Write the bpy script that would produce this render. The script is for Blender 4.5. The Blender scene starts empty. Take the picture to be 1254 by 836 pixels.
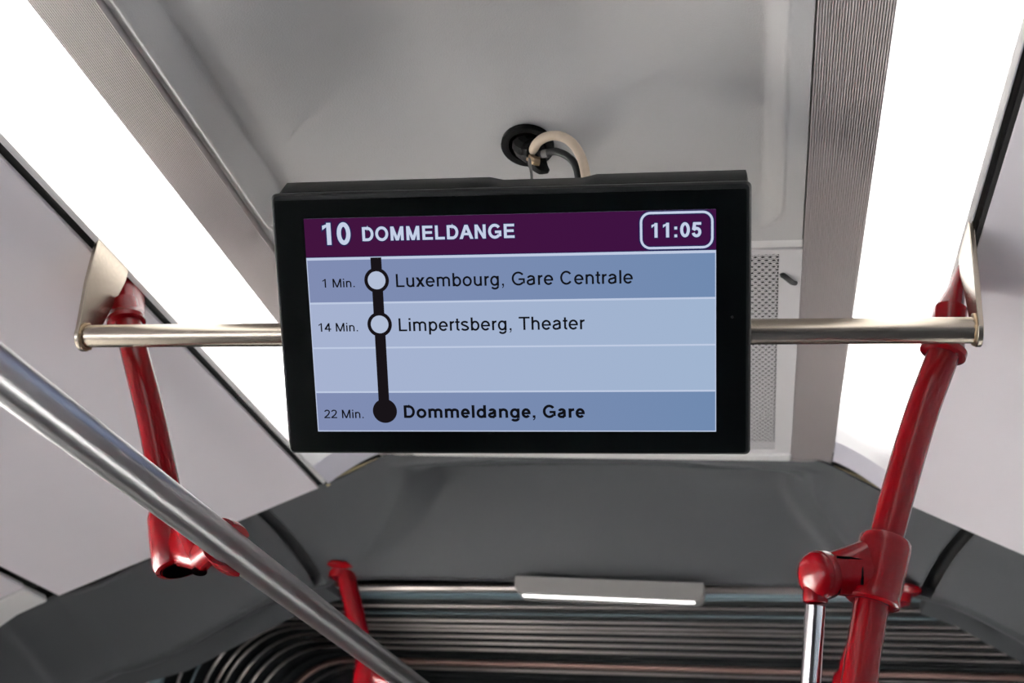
import bpy, bmesh, math, random
from mathutils import Vector, Matrix
random.seed(4)
S = bpy.context.scene
COL = S.collection

# ------------------------------------------------------------------ camera, world, lights, exposure
CZ = 1.5                      # eye height above the bus floor; heights below are given relative to the eye
CX = -.3155                   # centre line of the bus
Lw = Vector((1, -.0064, -(307 + 743 * -.0064) / 1400)).normalized()
Fw = Vector((307, 743, 1400)).normalized()
Uw = Lw.cross(Fw)
right = Vector((Lw.x, Fw.x, Uw.x)); down = Vector((Lw.y, Fw.y, Uw.y)); fwd = Vector((Lw.z, Fw.z, Uw.z))
cam = bpy.data.cameras.new('camera'); cam.sensor_width = 36; cam.lens = 1400 / 1254 * 36
cam.clip_start = .05; cam.clip_end = 100
cam.dof.use_dof = True; cam.dof.focus_distance = 1.30; cam.dof.aperture_fstop = 5.6
camo = bpy.data.objects.new('camera', cam); COL.objects.link(camo)
m3 = Matrix((right, -down, -fwd)).transposed()
camo.matrix_world = Matrix.Translation((0, 0, CZ)) @ m3.to_4x4()
S.camera = camo

w = bpy.data.worlds.new('daylight'); S.world = w; w.use_nodes = True
w.node_tree.nodes['Background'].inputs[0].default_value = (.985, .985, 1, 1)
w.node_tree.nodes['Background'].inputs[1].default_value = 9.0
sun = bpy.data.lights.new('sun', 'SUN'); sun.energy = 430; sun.angle = math.radians(.6); sun.color = (.985, .985, 1)
suno = bpy.data.objects.new('sun', sun); COL.objects.link(suno)      # high sun from the right: the bus shades the ground close to its left side
suno.rotation_euler = Vector((-math.cos(math.radians(55)), .12, -math.sin(math.radians(55)))).to_track_quat('-Z', 'Y').to_euler()
LIGHT_STRENGTH = 4.0
S.view_settings.view_transform = 'Standard'; S.view_settings.look = 'None'
S.view_settings.exposure = 0; S.view_settings.gamma = 1

# ------------------------------------------------------------------ materials
def lin(c):
    return tuple(((x / 255) / 12.92 if x / 255 < .04045 else ((x / 255 + .055) / 1.055) ** 2.4) for x in c) + (1,)

def mat(name, col, rough=.5, metal=0., bump=0., bscale=400., var=.08, vscale=8., coat=0., spec=.5, stretch=None):
    m = bpy.data.materials.new(name); m.use_nodes = True
    nt = m.node_tree; b = nt.nodes['Principled BSDF']
    b.inputs['Roughness'].default_value = rough; b.inputs['Metallic'].default_value = metal
    b.inputs['Specular IOR Level'].default_value = spec
    b.inputs['Coat Weight'].default_value = coat; b.inputs['Coat Roughness'].default_value = .05
    tc = nt.nodes.new('ShaderNodeTexCoord'); mp = nt.nodes.new('ShaderNodeMapping')
    nt.links.new(tc.outputs['Object'], mp.inputs[0])
    if stretch: mp.inputs['Scale'].default_value = stretch
    n = nt.nodes.new('ShaderNodeTexNoise'); n.inputs['Scale'].default_value = vscale; n.inputs['Detail'].default_value = 4
    nt.links.new(mp.outputs[0], n.inputs[0])
    r = nt.nodes.new('ShaderNodeMix'); r.data_type = 'RGBA'
    c = lin(col)
    r.inputs[6].default_value = tuple(x * (1 - var) for x in c[:3]) + (1,)
    r.inputs[7].default_value = tuple(min(1, x * (1 + var)) for x in c[:3]) + (1,)
    nt.links.new(n.outputs[0], r.inputs[0]); nt.links.new(r.outputs[2], b.inputs['Base Color'])
    if bump:
        n2 = nt.nodes.new('ShaderNodeTexNoise'); n2.inputs['Scale'].default_value = bscale; n2.inputs['Detail'].default_value = 2
        nt.links.new(tc.outputs['Object'], n2.inputs[0])
        bp = nt.nodes.new('ShaderNodeBump'); bp.inputs['Strength'].default_value = bump; bp.inputs['Distance'].default_value = .001
        nt.links.new(n2.outputs[0], bp.inputs['Height']); nt.links.new(bp.outputs[0], b.inputs['Normal'])
    return m

def emit(name, col, strength=1., grad=None):
    m = bpy.data.materials.new(name); m.use_nodes = True
    nt = m.node_tree; nt.nodes.clear()
    o = nt.nodes.new('ShaderNodeOutputMaterial'); e = nt.nodes.new('ShaderNodeEmission')
    e.inputs[0].default_value = lin(col); e.inputs[1].default_value = strength
    nt.links.new(e.outputs[0], o.inputs[0])
    if grad:   # panel tint drifting across the screen
        tc = nt.nodes.new('ShaderNodeTexCoord'); sx = nt.nodes.new('ShaderNodeSeparateXYZ')
        nt.links.new(tc.outputs['Object'], sx.inputs[0])
        mr = nt.nodes.new('ShaderNodeMapRange'); mr.inputs[1].default_value = -.23; mr.inputs[2].default_value = .23
        nt.links.new(sx.outputs[0], mr.inputs[0])
        mx = nt.nodes.new('ShaderNodeMix'); mx.data_type = 'RGBA'
        mx.inputs[6].default_value = lin(col); mx.inputs[7].default_value = lin(grad)
        nt.links.new(mr.outputs[0], mx.inputs[0]); nt.links.new(mx.outputs[2], e.inputs[0])
    return m

M = dict(
    ceiling=mat('moulded ceiling plastic', (182, 180, 178), .55, bump=.5, bscale=500, var=.04, vscale=3),
    panel=mat('pale side panel laminate', (228, 222, 226), .5, bump=.15, bscale=600, var=.03, vscale=5),
    ribbed=mat('ribbed aluminium trim', (210, 202, 200), .42, .25, var=.05, vscale=6),
    white=mat('white plastic', (222, 220, 218), .4, var=.03),
    offwhite=mat('translucent lavender plastic', (215, 212, 222), .5, var=.04),
    grille=mat('painted grille sheet', (206, 203, 203), .45, var=.04),
    dark=mat('black rubber gap', (14, 14, 14), .6),
    black=mat('matt black plastic', (16, 17, 17), .5, spec=.3, bump=.3, bscale=900, var=.15, vscale=20),
    gloss=mat('black display glass', (3, 5, 5), .3, spec=.12, var=.02),
    cowl=mat('dark grey moulded plastic', (46, 48, 50), .65, spec=.3, bump=.3, bscale=700, var=.05, vscale=4),
    seam=mat('seam rubber', (12, 13, 14), .7),
    lampgrey=mat('grey lamp housing plastic', (110, 108, 106), .5),
    steel=mat('brushed stainless steel', (176, 166, 152), .27, 1., var=.14, vscale=30, stretch=(.3, 6, 6)),
    rail=mat('satin stainless tube', (190, 189, 190), .33, 1., var=.05, vscale=18, stretch=(6, .3, 6)),
    post=mat('polished stainless post', (205, 200, 200), .16, 1., var=.05, vscale=18),
    weld=mat('weld bead', (150, 130, 105), .4, 1., var=.3, vscale=180),
    red=mat('red powder coat', (98, 0, 6), .22, var=.06, vscale=14, coat=.06, spec=.2),
    cable=mat('cream cable sleeve', (196, 178, 156), .5, var=.18, vscale=60),
    rubber=mat('black bellows rubber', (9, 12, 14), .6, spec=.2, var=.2, vscale=9, bump=.4, bscale=300),
    teal=mat('lamplit blue grey cloth', (84, 100, 106), .6, var=.1, vscale=9),  # paler blue grey: lamp light painted into the cloth colour
    alu=mat('aluminium clamping profile', (186, 178, 174), .3, .9, var=.1, vscale=5),
    copper=mat('worn brownish profile', (150, 122, 114), .4, .7, var=.2, vscale=7),
    floor=mat('grey vinyl floor', (78, 76, 78), .6, var=.1, vscale=40),
    paving=mat('pale concrete paving', (188, 186, 182), .8, var=.05, vscale=2),
    wall=mat('grey wall lining', (110, 110, 114), .6, var=.05),
    yellow=mat('yellowed sealant', (150, 138, 104), .7, var=.2, vscale=60),
    deep=mat('black insulating tape', (5, 5, 5), .7, spec=.15),
    hole=mat('black hole', (2, 2, 2), .95, spec=0),
    LED=emit('lit lamp strip', (255, 252, 250), 3.),
)
def pane(name, tint):
    m = bpy.data.materials.new(name); m.use_nodes = True
    nt = m.node_tree; nt.nodes.clear()
    o_ = nt.nodes.new('ShaderNodeOutputMaterial'); mx_ = nt.nodes.new('ShaderNodeMixShader'); mx_.inputs[0].default_value = .08
    t_ = nt.nodes.new('ShaderNodeBsdfTransparent'); g_ = nt.nodes.new('ShaderNodeBsdfGlossy'); g_.inputs['Roughness'].default_value = .02
    t_.inputs[0].default_value = tint
    nt.links.new(t_.outputs[0], mx_.inputs[1]); nt.links.new(g_.outputs[0], mx_.inputs[2]); nt.links.new(mx_.outputs[0], o_.inputs[0])
    return m
GLASS = {0: pane('lightly tinted window glass', (.34, .345, .36, 1)), -1: pane('window glass', (.86, .85, .84, 1)), 1: pane('tinted window glass', (.10, .11, .12, 1))}  # unseen panes; tint added to cut light from the right and left rear

# ------------------------------------------------------------------ builders
def V(x, y, z): return Vector((x, y, z + CZ))            # point given relative to the eye

def thing(name, label, cat, loc, group=None, kind=None):
    o = bpy.data.objects.new(name, None); COL.objects.link(o); o.location = loc; o.empty_display_size = .05
    tag(o, label, cat, group, kind); return o

def tag(o, label=None, cat=None, group=None, kind=None):
    if label: o['label'] = label
    if cat: o['category'] = cat
    if group: o['group'] = group
    if kind: o['kind'] = kind
    return o

def link(name, verts, faces, m, parent=None, smooth=35, org=None, bevel=0, solid=0, mats=None, fm=None):
    """one mesh object; verts are world points"""
    if parent is not None:
        P = parent
        off = P.location.copy()
        while P.parent is not None: P = P.parent; off = off + P.location
    else:
        off = Vector(org) if org is not None else sum((Vector(v) for v in verts), Vector()) / len(verts)
    me = bpy.data.meshes.new(name)
    me.from_pydata([tuple(Vector(v) - off) for v in verts], [], faces)
    bm = bmesh.new(); bm.from_mesh(me); bmesh.ops.recalc_face_normals(bm, faces=bm.faces); bm.to_mesh(me); bm.free()
    for mm in (mats or [m]): me.materials.append(mm)
    if fm:
        for p, i in zip(me.polygons, fm): p.material_index = i
    if smooth:
        me.polygons.foreach_set('use_smooth', [True] * len(me.polygons))
        me.set_sharp_from_angle(angle=math.radians(smooth))
    o = bpy.data.objects.new(name, me); COL.objects.link(o)
    if parent is not None: o.parent = parent
    else: o.location = off
    if solid:
        s = o.modifiers.new('solid', 'SOLIDIFY'); s.thickness = solid; s.offset = 0
    if bevel:
        b = o.modifiers.new('bevel', 'BEVEL'); b.width = bevel; b.segments = 3; b.limit_method = 'ANGLE'
    return o

class MB:
    def __init__(s): s.v = []; s.f = []; s.m = []
    def add(s, v, f, mi=0):
        n = len(s.v); s.v += [Vector(x) for x in v]; s.f += [tuple(i + n for i in q) for q in f]; s.m += [mi] * len(f); return s
    def build(s, name, m, parent=None, **k):
        if isinstance(m, list): return link(name, s.v, s.f, m[0], parent, mats=m, fm=s.m, **k)
        return link(name, s.v, s.f, m, parent, **k)

BOXF = [(0, 1, 2, 3), (7, 6, 5, 4), (0, 4, 5, 1), (1, 5, 6, 2), (2, 6, 7, 3), (3, 7, 4, 0)]
def box(x0, x1, y0, y1, z0, z1):
    v = [(x0, y0, z0), (x1, y0, z0), (x1, y1, z0), (x0, y1, z0), (x0, y0, z1), (x1, y0, z1), (x1, y1, z1), (x0, y1, z1)]
    return [V(*p) for p in v], BOXF

def frames(pts):
    T = []
    for i in range(len(pts)):
        a = pts[max(i - 1, 0)]; b = pts[min(i + 1, len(pts) - 1)]
        T.append((b - a).normalized())
    ref = Vector((0, 0, 1)) if abs(T[0].z) < .8 else Vector((1, 0, 0))
    n = (ref - T[0] * ref.dot(T[0])).normalized(); out = []
    for t in T:
        n = (n - t * n.dot(t)).normalized(); out.append((t, n, t.cross(n)))
    return out

def tube(pts, r, seg=24, caps=True, hollow=0):
    """swept round tube; r number or list"""
    pts = [Vector(p) for p in pts]; fr = frames(pts); v = []; f = []
    rr = r if isinstance(r, (list, tuple)) else [r] * len(pts)
    for p, (t, n, b), q in zip(pts, fr, rr):
        for k in range(seg):
            a = 2 * math.pi * k / seg; v.append(p + (n * math.cos(a) + b * math.sin(a)) * q)
    for i in range(len(pts) - 1):
        for k in range(seg):
            k2 = (k + 1) % seg
            f.append((i * seg + k, i * seg + k2, (i + 1) * seg + k2, (i + 1) * seg + k))
    if caps:
        f.append(tuple(range(seg - 1, -1, -1))); f.append(tuple((len(pts) - 1) * seg + k for k in range(seg)))
    return v, f

def spline(pts, n=8):
    pts = [Vector(p) for p in pts]; P = [pts[0] * 2 - pts[1]] + pts + [pts[-1] * 2 - pts[-2]]; out = []
    for i in range(1, len(P) - 2):
        a, b, c, d = P[i - 1:i + 3]
        for k in range(n):
            t = k / n
            out.append(.5 * (2 * b + (c - a) * t + (2 * a - 5 * b + 4 * c - d) * t * t + (3 * b - a - 3 * c + d) * t ** 3))
    out.append(pts[-1]); return out

def lathe(p0, axis, prof, seg=28, ref=None, sx=1., sy=1.):
    """prof: list of (height, radius) along axis from p0"""
    p0 = Vector(p0); t = Vector(axis).normalized()
    ref = Vector(ref) if ref else (Vector((0, 0, 1)) if abs(t.z) < .8 else Vector((1, 0, 0)))
    n = (ref - t * ref.dot(t)).normalized(); b = t.cross(n); v = []; f = []
    for h, r in prof:
        for k in range(seg):
            a = 2 * math.pi * k / seg; v.append(p0 + t * h + (n * math.cos(a) * sx + b * math.sin(a) * sy) * r)
    for i in range(len(prof) - 1):
        for k in range(seg):
            k2 = (k + 1) % seg; f.append((i * seg + k, i * seg + k2, (i + 1) * seg + k2, (i + 1) * seg + k))
    if prof[0][1] > 1e-5: f.append(tuple(range(seg - 1, -1, -1)))
    if prof[-1][1] > 1e-5: f.append(tuple((len(prof) - 1) * seg + k for k in range(seg)))
    return v, f

def extrude_y(prof, y0, y1, thick=None, ny=1):
    """profile of (x, z) points extruded along the bus"""
    v = []; f = []; n = len(prof)
    for j in range(ny + 1):
        y = y0 + (y1 - y0) * j / ny
        v += [V(x, y, z) for x, z in prof]
    for j in range(ny):
        for i in range(n - 1):
            f.append((j * n + i, j * n + i + 1, (j + 1) * n + i + 1, (j + 1) * n + i))
    return v, f

def slab(prof, y0, y1, t=.006, up=1):
    """a sheet of thickness t following the profile, closed on all sides (t is added above)"""
    n = len(prof); nn = []
    for i in range(n):
        a = Vector(prof[max(i - 1, 0)]); b = Vector(prof[min(i + 1, n - 1)]); d = (b - a).normalized()
        q = Vector((-d.y, d.x))
        if q.y * up < 0: q = -q
        nn.append(q)
    lower = list(prof); upper = [(p[0] + q.x * t, p[1] + q.y * t) for p, q in zip(prof, nn)]
    ring = lower + upper[::-1]; m = len(ring)
    v = [V(x, y0, z) for x, z in ring] + [V(x, y1, z) for x, z in ring]
    f = [(i, (i + 1) % m, m + (i + 1) % m, m + i) for i in range(m)]
    for i in range(n - 1):
        f.append((i + 1, i, m - 1 - i, m - 2 - i)); f.append((m + i, m + i + 1, m + m - 2 - i, m + m - 1 - i))
    return v, f

def side(prof, s): return [(CX + s * o, z) for o, z in prof]

# ------------------------------------------------------------------ setting
Y0, YE = -2.6, 2.1
fl = link('floor', *box(CX - 1.25, CX + 1.25, Y0, 5.0, -1.53, -1.5), M['floor'], org=(CX, 0, 0)); tag(fl, 'grey vinyl bus floor', None, kind='structure')

gd = link('ground', *box(-40, 40, -40, 40, -1.95, -1.90), M['paving'], org=(0, 0, CZ - 1.9)); tag(gd, 'pale paved ground outside the bus', None, kind='structure')
ce = link('ceiling', *box(CX - 1.25, CX + 1.25, Y0, YE, 1.02, 1.05), M['ceiling'], org=(CX, 0, CZ + 1.05)); tag(ce, 'grey moulded bus ceiling with recessed panel', None, kind='structure')
link('joint_light_shell', *box(CX - 1.62, CX + 1.62, YE, 4.34, 1.05, 1.08), M['dark'], ce)  # unseen black shell added above the joint to keep daylight out
# recessed hatch panel: rim, sloped flanks, inner field (grid of control rows, rounded corners)
def hatch():
    y0, y1 = -1.1, 1.315
    nx, ny = 150, 120; v = []; f = []
    def sm(a, b, x):
        t = min(1, max(0, (x - a) / (b - a))); return t * t * (3 - 2 * t)
    for j in range(ny + 1):
        y = y0 + (y1 - y0) * (j / ny if j < 60 else (.5 + .5 * (1 - (1 - (j - 60) / 60) ** 1.4)))
        for i in range(nx + 1):
            o = -.372 + .744 * i / nx
            # distance inside the rim, corner radius at the front end
            dl = o + .352; dr = .347 - o; df = 1.288 - y; db = y - (y0 + .03)
            rc = .05
            if dr < rc and df < rc: dr = df = rc - math.hypot(rc - dr, rc - df)
            if dl < rc and df < rc: dl = df = rc - math.hypot(rc - dl, rc - df)
            step = min(sm(0, .026, dl), sm(0, .024, dr), sm(0, .03, df), sm(0, .05, db))
            dome = sm(.02, .27, dl) * sm(.02, .25, dr) * sm(.03, .30, df) * sm(.05, .3, db)
            h = .036 * step + .085 * dome
            rise = .009 * (1 - sm(-.012, -.004, dl)) - .0015 * math.exp(-(min(dl, dr, df) / .005) ** 2) - .002 * math.exp(-((dl - .032) / .007) ** 2)
            v.append(V(CX + o, y, .832 + h + rise))
    for j in range(ny):
        for i in range(nx):
            a = j * (nx + 1) + i; f.append((a, a + 1, a + nx + 2, a + nx + 1))
    return v, f
link('recessed_panel', *hatch(), M['ceiling'], ce, smooth=60)
tag(link('trim_1', *box(CX - .373, CX + .373, 1.316, 1.336, .834, .85), M['white'], org=(CX, 1.32, CZ)), kind='structure')
link('rear_panel', *box(CX - .3736, CX + .3736, Y0, -1.1, .832, .842), M['ceiling'], ce)

# ribbed profiles beside the ceiling panel
for n, s in ((2, -1), (3, 1)):
    prof = []
    N = 27; o0, o1 = .3745, .449; z0, z1 = .832, .830
    for k in range(N):
        a = o0 + (o1 - o0) * k / N; d = (o1 - o0) / N
        z = z0 + (z1 - z0) * k / N
        prof += [(a, z), (a + d * .45, z), (a + d * .52, z + .0035), (a + d * .93, z + .0035)]
    prof += [(o1, z1), (o1, z1 + .012)]
    prof = [(o0, z0 + .012)] + prof
    ring = side(prof, s); nr = len(ring)
    rv = [V(x, Y0, z) for x, z in ring] + [V(x, YE + .01, z) for x, z in ring]
    rf = [(i, (i + 1) % nr, nr + (i + 1) % nr, nr + i) for i in range(nr)] + [tuple(range(nr)), tuple(range(2 * nr - 1, nr - 1, -1))]
    tr = link('trim_%d' % n, rv, rf, M['ribbed'], org=(CX + s * .41, 0, CZ + .83), smooth=0)
    tag(tr, kind='structure')

# side cover panels
for nm, s in (('wall_left', -1), ('wall_right', 1)):
    e = thing(nm, None, None, (CX + s * 1.25, 0, 0), kind='structure')
    up = side([(.5656, .751), (.70, .6876), (.90, .594), (1.0856, .507)], s)
    link('cover_panel', *slab(up, Y0, YE - .012, .012), M['panel'], e, bevel=.002)
    lo = side([(1.107, .500), (1.165, .470), (1.215, .43), (1.232, .38), (1.236, .25)], s)
    link('lower_panel', *slab(lo, Y0, YE - .10, .010, up=1), M['panel'], e, bevel=.002)
    lo2 = side([(1.105, .494), (1.163, .464), (1.210, .425), (1.226, .378), (1.23, .25)], s)
    link('end_profile', *slab(lo2, YE - .098, YE - .015, .016, up=1), M['white'], e, bevel=.004)
    # what lies behind the panels: a black carrier sheet
    bk = side([(.545, .80), (.60, .775), (1.09, .535), (1.2, .50), (1.245, .42), (1.245, .25)], s)
    link('carrier_sheet', *slab(bk, Y0, YE - .02, .004), M['dark'], e)
    link('sill', *box(CX + s * 1.25 - .01, CX + s * 1.25 + .01, Y0, YE - .02, -1.5, -.65), M['wall'], e)
    link('outer_skin', *box(CX + s * 1.265 - .008, CX + s * 1.265 + .008, Y0, YE - .02, .25, 1.05), M['wall'], e)
    for k, y in enumerate((Y0, -1.05, .74, 2.01)):
        link('window_pillar', *box(CX + s * 1.25 - .02, CX + s * 1.25 + .02, y, y + .06, -.65, .25), M['dark'], e)
    link('window_%d' % (1 if s < 0 else 2), *box(CX + s * 1.25 - .003, CX + s * 1.25 + .003, Y0, .77, -.65, .25), GLASS[0 if s < 0 else 1], None)['kind'] = 'structure'
    link('window_%d' % (3 if s < 0 else 4), *box(CX + s * 1.25 - .003, CX + s * 1.25 + .003, .771, 2.04, -.65, .25), GLASS[s], None)['kind'] = 'structure'
for nm, s in (('trim_6', -1), ('trim_7', 1)):
    tag(link(nm, *box(CX + s * 1.62 - .01, CX + s * 1.62 + .01, YE + .01, 4.34, -1.5, 1.05), M['dark'], org=(CX + s * 1.62, 3, 0)), kind='structure')  # unseen black side shell, added against daylight leaking past the bellows
    tag(link('trim_%d' % (8 if s < 0 else 9), *box(min(CX + s * 1.26, CX + s * 1.62), max(CX + s * 1.26, CX + s * 1.62), YE, YE + .01, -1.5, 1.05), M['dark'], org=(CX + s * 1.4, YE, 0)), kind='structure')  # unseen black closing piece of that added shell
wb = link('wall_back', *box(CX - 1.25, CX + 1.25, Y0 - .03, Y0, -1.5, 1.02), M['wall'], org=(CX, Y0, 0)); tag(wb, kind='structure')

# ------------------------------------------------------------------ light strips
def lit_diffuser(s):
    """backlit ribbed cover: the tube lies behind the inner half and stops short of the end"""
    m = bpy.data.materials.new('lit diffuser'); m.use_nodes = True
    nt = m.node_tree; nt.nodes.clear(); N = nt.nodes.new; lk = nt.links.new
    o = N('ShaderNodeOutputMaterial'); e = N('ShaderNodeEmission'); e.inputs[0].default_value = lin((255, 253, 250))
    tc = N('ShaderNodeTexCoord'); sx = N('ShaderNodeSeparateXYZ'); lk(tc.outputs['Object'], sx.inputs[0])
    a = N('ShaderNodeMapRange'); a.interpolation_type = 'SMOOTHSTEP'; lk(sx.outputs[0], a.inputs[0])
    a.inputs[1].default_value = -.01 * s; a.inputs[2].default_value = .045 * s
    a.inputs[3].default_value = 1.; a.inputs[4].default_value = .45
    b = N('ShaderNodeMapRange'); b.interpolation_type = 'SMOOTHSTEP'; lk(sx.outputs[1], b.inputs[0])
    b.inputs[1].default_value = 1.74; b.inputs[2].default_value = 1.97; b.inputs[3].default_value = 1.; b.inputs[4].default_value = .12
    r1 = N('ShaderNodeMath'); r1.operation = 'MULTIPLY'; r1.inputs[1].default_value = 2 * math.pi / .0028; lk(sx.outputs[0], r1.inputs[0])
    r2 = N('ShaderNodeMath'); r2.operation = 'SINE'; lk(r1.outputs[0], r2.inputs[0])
    r3 = N('ShaderNodeMath'); r3.operation = 'MULTIPLY_ADD'; r3.inputs[1].default_value = .07; r3.inputs[2].default_value = .93; lk(r2.outputs[0], r3.inputs[0])  # fine rib shading also put into the emission
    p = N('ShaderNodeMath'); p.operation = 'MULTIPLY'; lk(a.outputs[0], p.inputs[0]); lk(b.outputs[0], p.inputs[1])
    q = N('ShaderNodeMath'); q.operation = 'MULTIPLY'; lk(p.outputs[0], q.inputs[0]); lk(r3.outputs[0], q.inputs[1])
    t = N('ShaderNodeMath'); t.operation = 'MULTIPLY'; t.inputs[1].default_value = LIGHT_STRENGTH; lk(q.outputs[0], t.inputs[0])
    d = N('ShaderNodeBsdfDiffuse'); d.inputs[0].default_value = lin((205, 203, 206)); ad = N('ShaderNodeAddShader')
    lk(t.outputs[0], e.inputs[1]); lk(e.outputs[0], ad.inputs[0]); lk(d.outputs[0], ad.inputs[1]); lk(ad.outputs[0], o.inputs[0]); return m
for s, lab in ((-1, 'glowing white ribbed ceiling light running along the left side of the roof'),
               (1, 'glowing white ribbed ceiling light running along the right side of the roof')):
    e = thing('ceiling_light', lab, 'ceiling light', (CX + s * .5, 0, CZ + .8), 'light strips along the roof')
    def dprof(o0, o1):
        out = []; N = 34
        for k in range(N):
            o = o0 + (o1 - o0) * k / N; d = (o1 - o0) / N
            g = lambda q: .830 - .062 * ((q - .45) / .0955) ** 1.25 if q > .45 else .83
            out += [(o, g(o) + .0004), (o + d * .5, g(o + d * .5))]
        out.append((o1, .830 - .062 * ((o1 - .45) / .0955) ** 1.25)); return out
    pr = dprof(.4505, .5495)
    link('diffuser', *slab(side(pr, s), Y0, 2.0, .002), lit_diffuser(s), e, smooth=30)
    link('end_panel', *slab(side(pr, s), 2.0, YE - .005, .002), M['offwhite'], e, smooth=30)
    ep = side([(.5496, .7640), (.5518, .7600), (.5540, .7580), (.5552, .762), (.553, .775)], s)
    link('edge_profile', *slab(ep, Y0, YE - .02, .0015), M['white'], e)
    tp = link('trim_%d' % (4 if s < 0 else 5), *slab(side([(.5556, .775), (.5600, .766), (.5640, .764)], s), Y0, YE - .02, .004), M['dark'])
    tag(tp, kind='structure')
    link('housing', *slab(side([(.4505, .85), (.50, .85), (.553, .80)], s), Y0, YE, .004), M['white'], e)

# ------------------------------------------------------------------ perforated grille
gr = thing('vent_grille', 'white perforated air grille in the ceiling behind the display', 'vent', (CX, 1.7, CZ + .832))
def grille():
    px, py, r = .0098, .0084, .0031
    x0, x1, y0, y1 = -.345, .345, 1.345, 2.045
    nx = int((x1 - x0) / px); ny = int((y1 - y0) / py); mb = MB(); v = []; f = []
    # hexagonal cells, each with a hexagonal hole
    hx = [(0, 1), (1, 1 / 3), (1, -1 / 3), (0, -1), (-1, -1 / 3), (-1, 1 / 3)]
    for j in range(ny):
        for i in range(nx):
            cx = x0 + (i + .5 + (.5 if j % 2 else 0)) * px
            if cx + px / 2 > x1 + .0051: continue
            cy = y0 + (j + .5) * py
            b = len(v)
            for (a, c) in hx: v.append(V(CX + cx + a * px / 2, cy + c * py / 1.5 / 1., .8322))
            for k in range(6):
                a, c = hx[k]; an = math.atan2(c * 1.1, a); v.append(V(CX + cx + math.cos(an) * r, cy + math.sin(an) * r, .8322))
            for k in range(6):
                a, c = hx[k]; an = math.atan2(c * 1.1, a); v.append(V(CX + cx + math.cos(an) * r, cy + math.sin(an) * r, .8330))
            for k in range(6):
                k2 = (k + 1) % 6
                f.append((b + k, b + k2, b + 6 + k2, b + 6 + k)); f.append((b + 6 + k, b + 6 + k2, b + 12 + k2, b + 12 + k))
    return v, f
link('perforated_plate', *grille(), M['grille'], gr, smooth=0)
mb = MB()
for a in ((-.3735, -.343, 1.3365, 2.0605), (.3432, .3735, 1.3365, 2.0605), (-.343, .3432, 1.3365, 1.3475), (-.343, .3432, 2.040, 2.0605)):
    mb.add(*box(CX + a[0], CX + a[1], a[2], a[3], .8305, .845))
mb.build('frame', M['grille'], gr)
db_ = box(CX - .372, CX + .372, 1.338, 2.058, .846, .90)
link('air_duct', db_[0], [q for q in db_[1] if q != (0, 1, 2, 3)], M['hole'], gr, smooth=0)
link('end_bar', *box(CX - .3735, CX + .3735, 2.062, 2.092, .826, .846), M['white'], gr, bevel=.004)
# small dark smear on the frame, built as a curled scrap
link('dark_smear', *tube(spline([V(.030, 1.398, .8300), V(.038, 1.405, .8275), V(.046, 1.420, .829), V(.052, 1.425, .8305)], 4), [.002] + [.004] * 11 + [.003], 10), M['black'], gr)

# ------------------------------------------------------------------ cowl of the articulation joint
K = [0, 1, 2, 3, 4, 5, 6]
C1 = [(0, .838), (.40, .838), (.556, .768), (.68, .706), (1.092, .512), (1.215, .45), (1.245, .15)]
C2 = [(0, .655), (.45, .655), (.565, .652), (.622, .636), (1.08, .420), (1.19, .355), (1.225, .05)]
YC1, YC2 = 2.096, 2.35
def keyed(C, a):
    s = 1 if a >= 0 else -1; a = abs(a); i = min(int(a), 5); t = a - i
    p0, p1 = C[i], C[i + 1]
    # soft corners: catmull on z/off
    pm = C[i - 1] if i > 0 else (-C[1][0], C[1][1]); pp = C[min(i + 2, 6)]
    def h(q0, q1, q2, q3):
        m1 = (q2 - q0) / 2 * .5; m2 = (q3 - q1) / 2 * .5
        return (2 * t**3 - 3 * t * t + 1) * q1 + (t**3 - 2 * t * t + t) * m1 + (-2 * t**3 + 3 * t * t) * q2 + (t**3 - t * t) * m2
    if i >= 1: return s * (p0[0] + (p1[0] - p0[0]) * t), h(pm[1], p0[1], p1[1], pp[1])
    return s * (p0[0] + (p1[0] - p0[0]) * t), p0[1] + (p1[1] - p0[1]) * t
def sstep(x): x = min(1, max(0, x)); return x * x * (3 - 2 * x)
def cowl_pt(a, t, recess=True):
    o1, z1 = keyed(C1, a); o2, z2 = keyed(C2, a)
    o = o1 + (o2 - o1) * t; z = z1 + (z2 - z1) * t + .012 * math.sin(math.pi * t); y = YC1 + (YC2 - YC1) * t
    z += t * .012 * max(-1, min(1, o / .6))
    d = 0
    if recess:
        tr = .03 + .10 * (abs(o) / .42) ** 2
        top = sstep((t - tr) / (.16 - .05 * (abs(o) / .42) ** 2))
        b = .415 + .20 * max(0, (t - .16) / .84) ** 2.0
        sd = sstep((b - abs(o)) / (.05 + .05 * t))
        d = .085 * top * sd * (1 - .97 * sstep((t - .25) / .75))
        e1 = (t - tr) / .02; e2 = (b - abs(o)) / .012
        m_ = min(e1, e2)
        d -= .0050 * math.exp(-m_ * m_ / 2) * (1 - .8 * t)
    return V(CX + o, y + .8 * d, z + .6 * d)
cw = thing('joint_cowl', 'dark grey moulded cowl arching over the passage ahead, under the display', 'cowl', (CX, 2.2, CZ + .7))
def cowl_grid(a0, a1, na, ntt, rec):
    v = []; f = []
    for j in range(ntt + 1):
        for i in range(na + 1): v.append(cowl_pt(a0 + (a1 - a0) * i / na, j / ntt, rec))
    for j in range(ntt):
        for i in range(na):
            q = j * (na + 1) + i; f.append((q, q + 1, q + na + 2, q + na + 1))
    # rounded return at the rear edge
    return v, f
link('center_panel', *cowl_grid(-2.95, 2.95, 220, 90, True), M['cowl'], cw, smooth=70, solid=.004)
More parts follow.
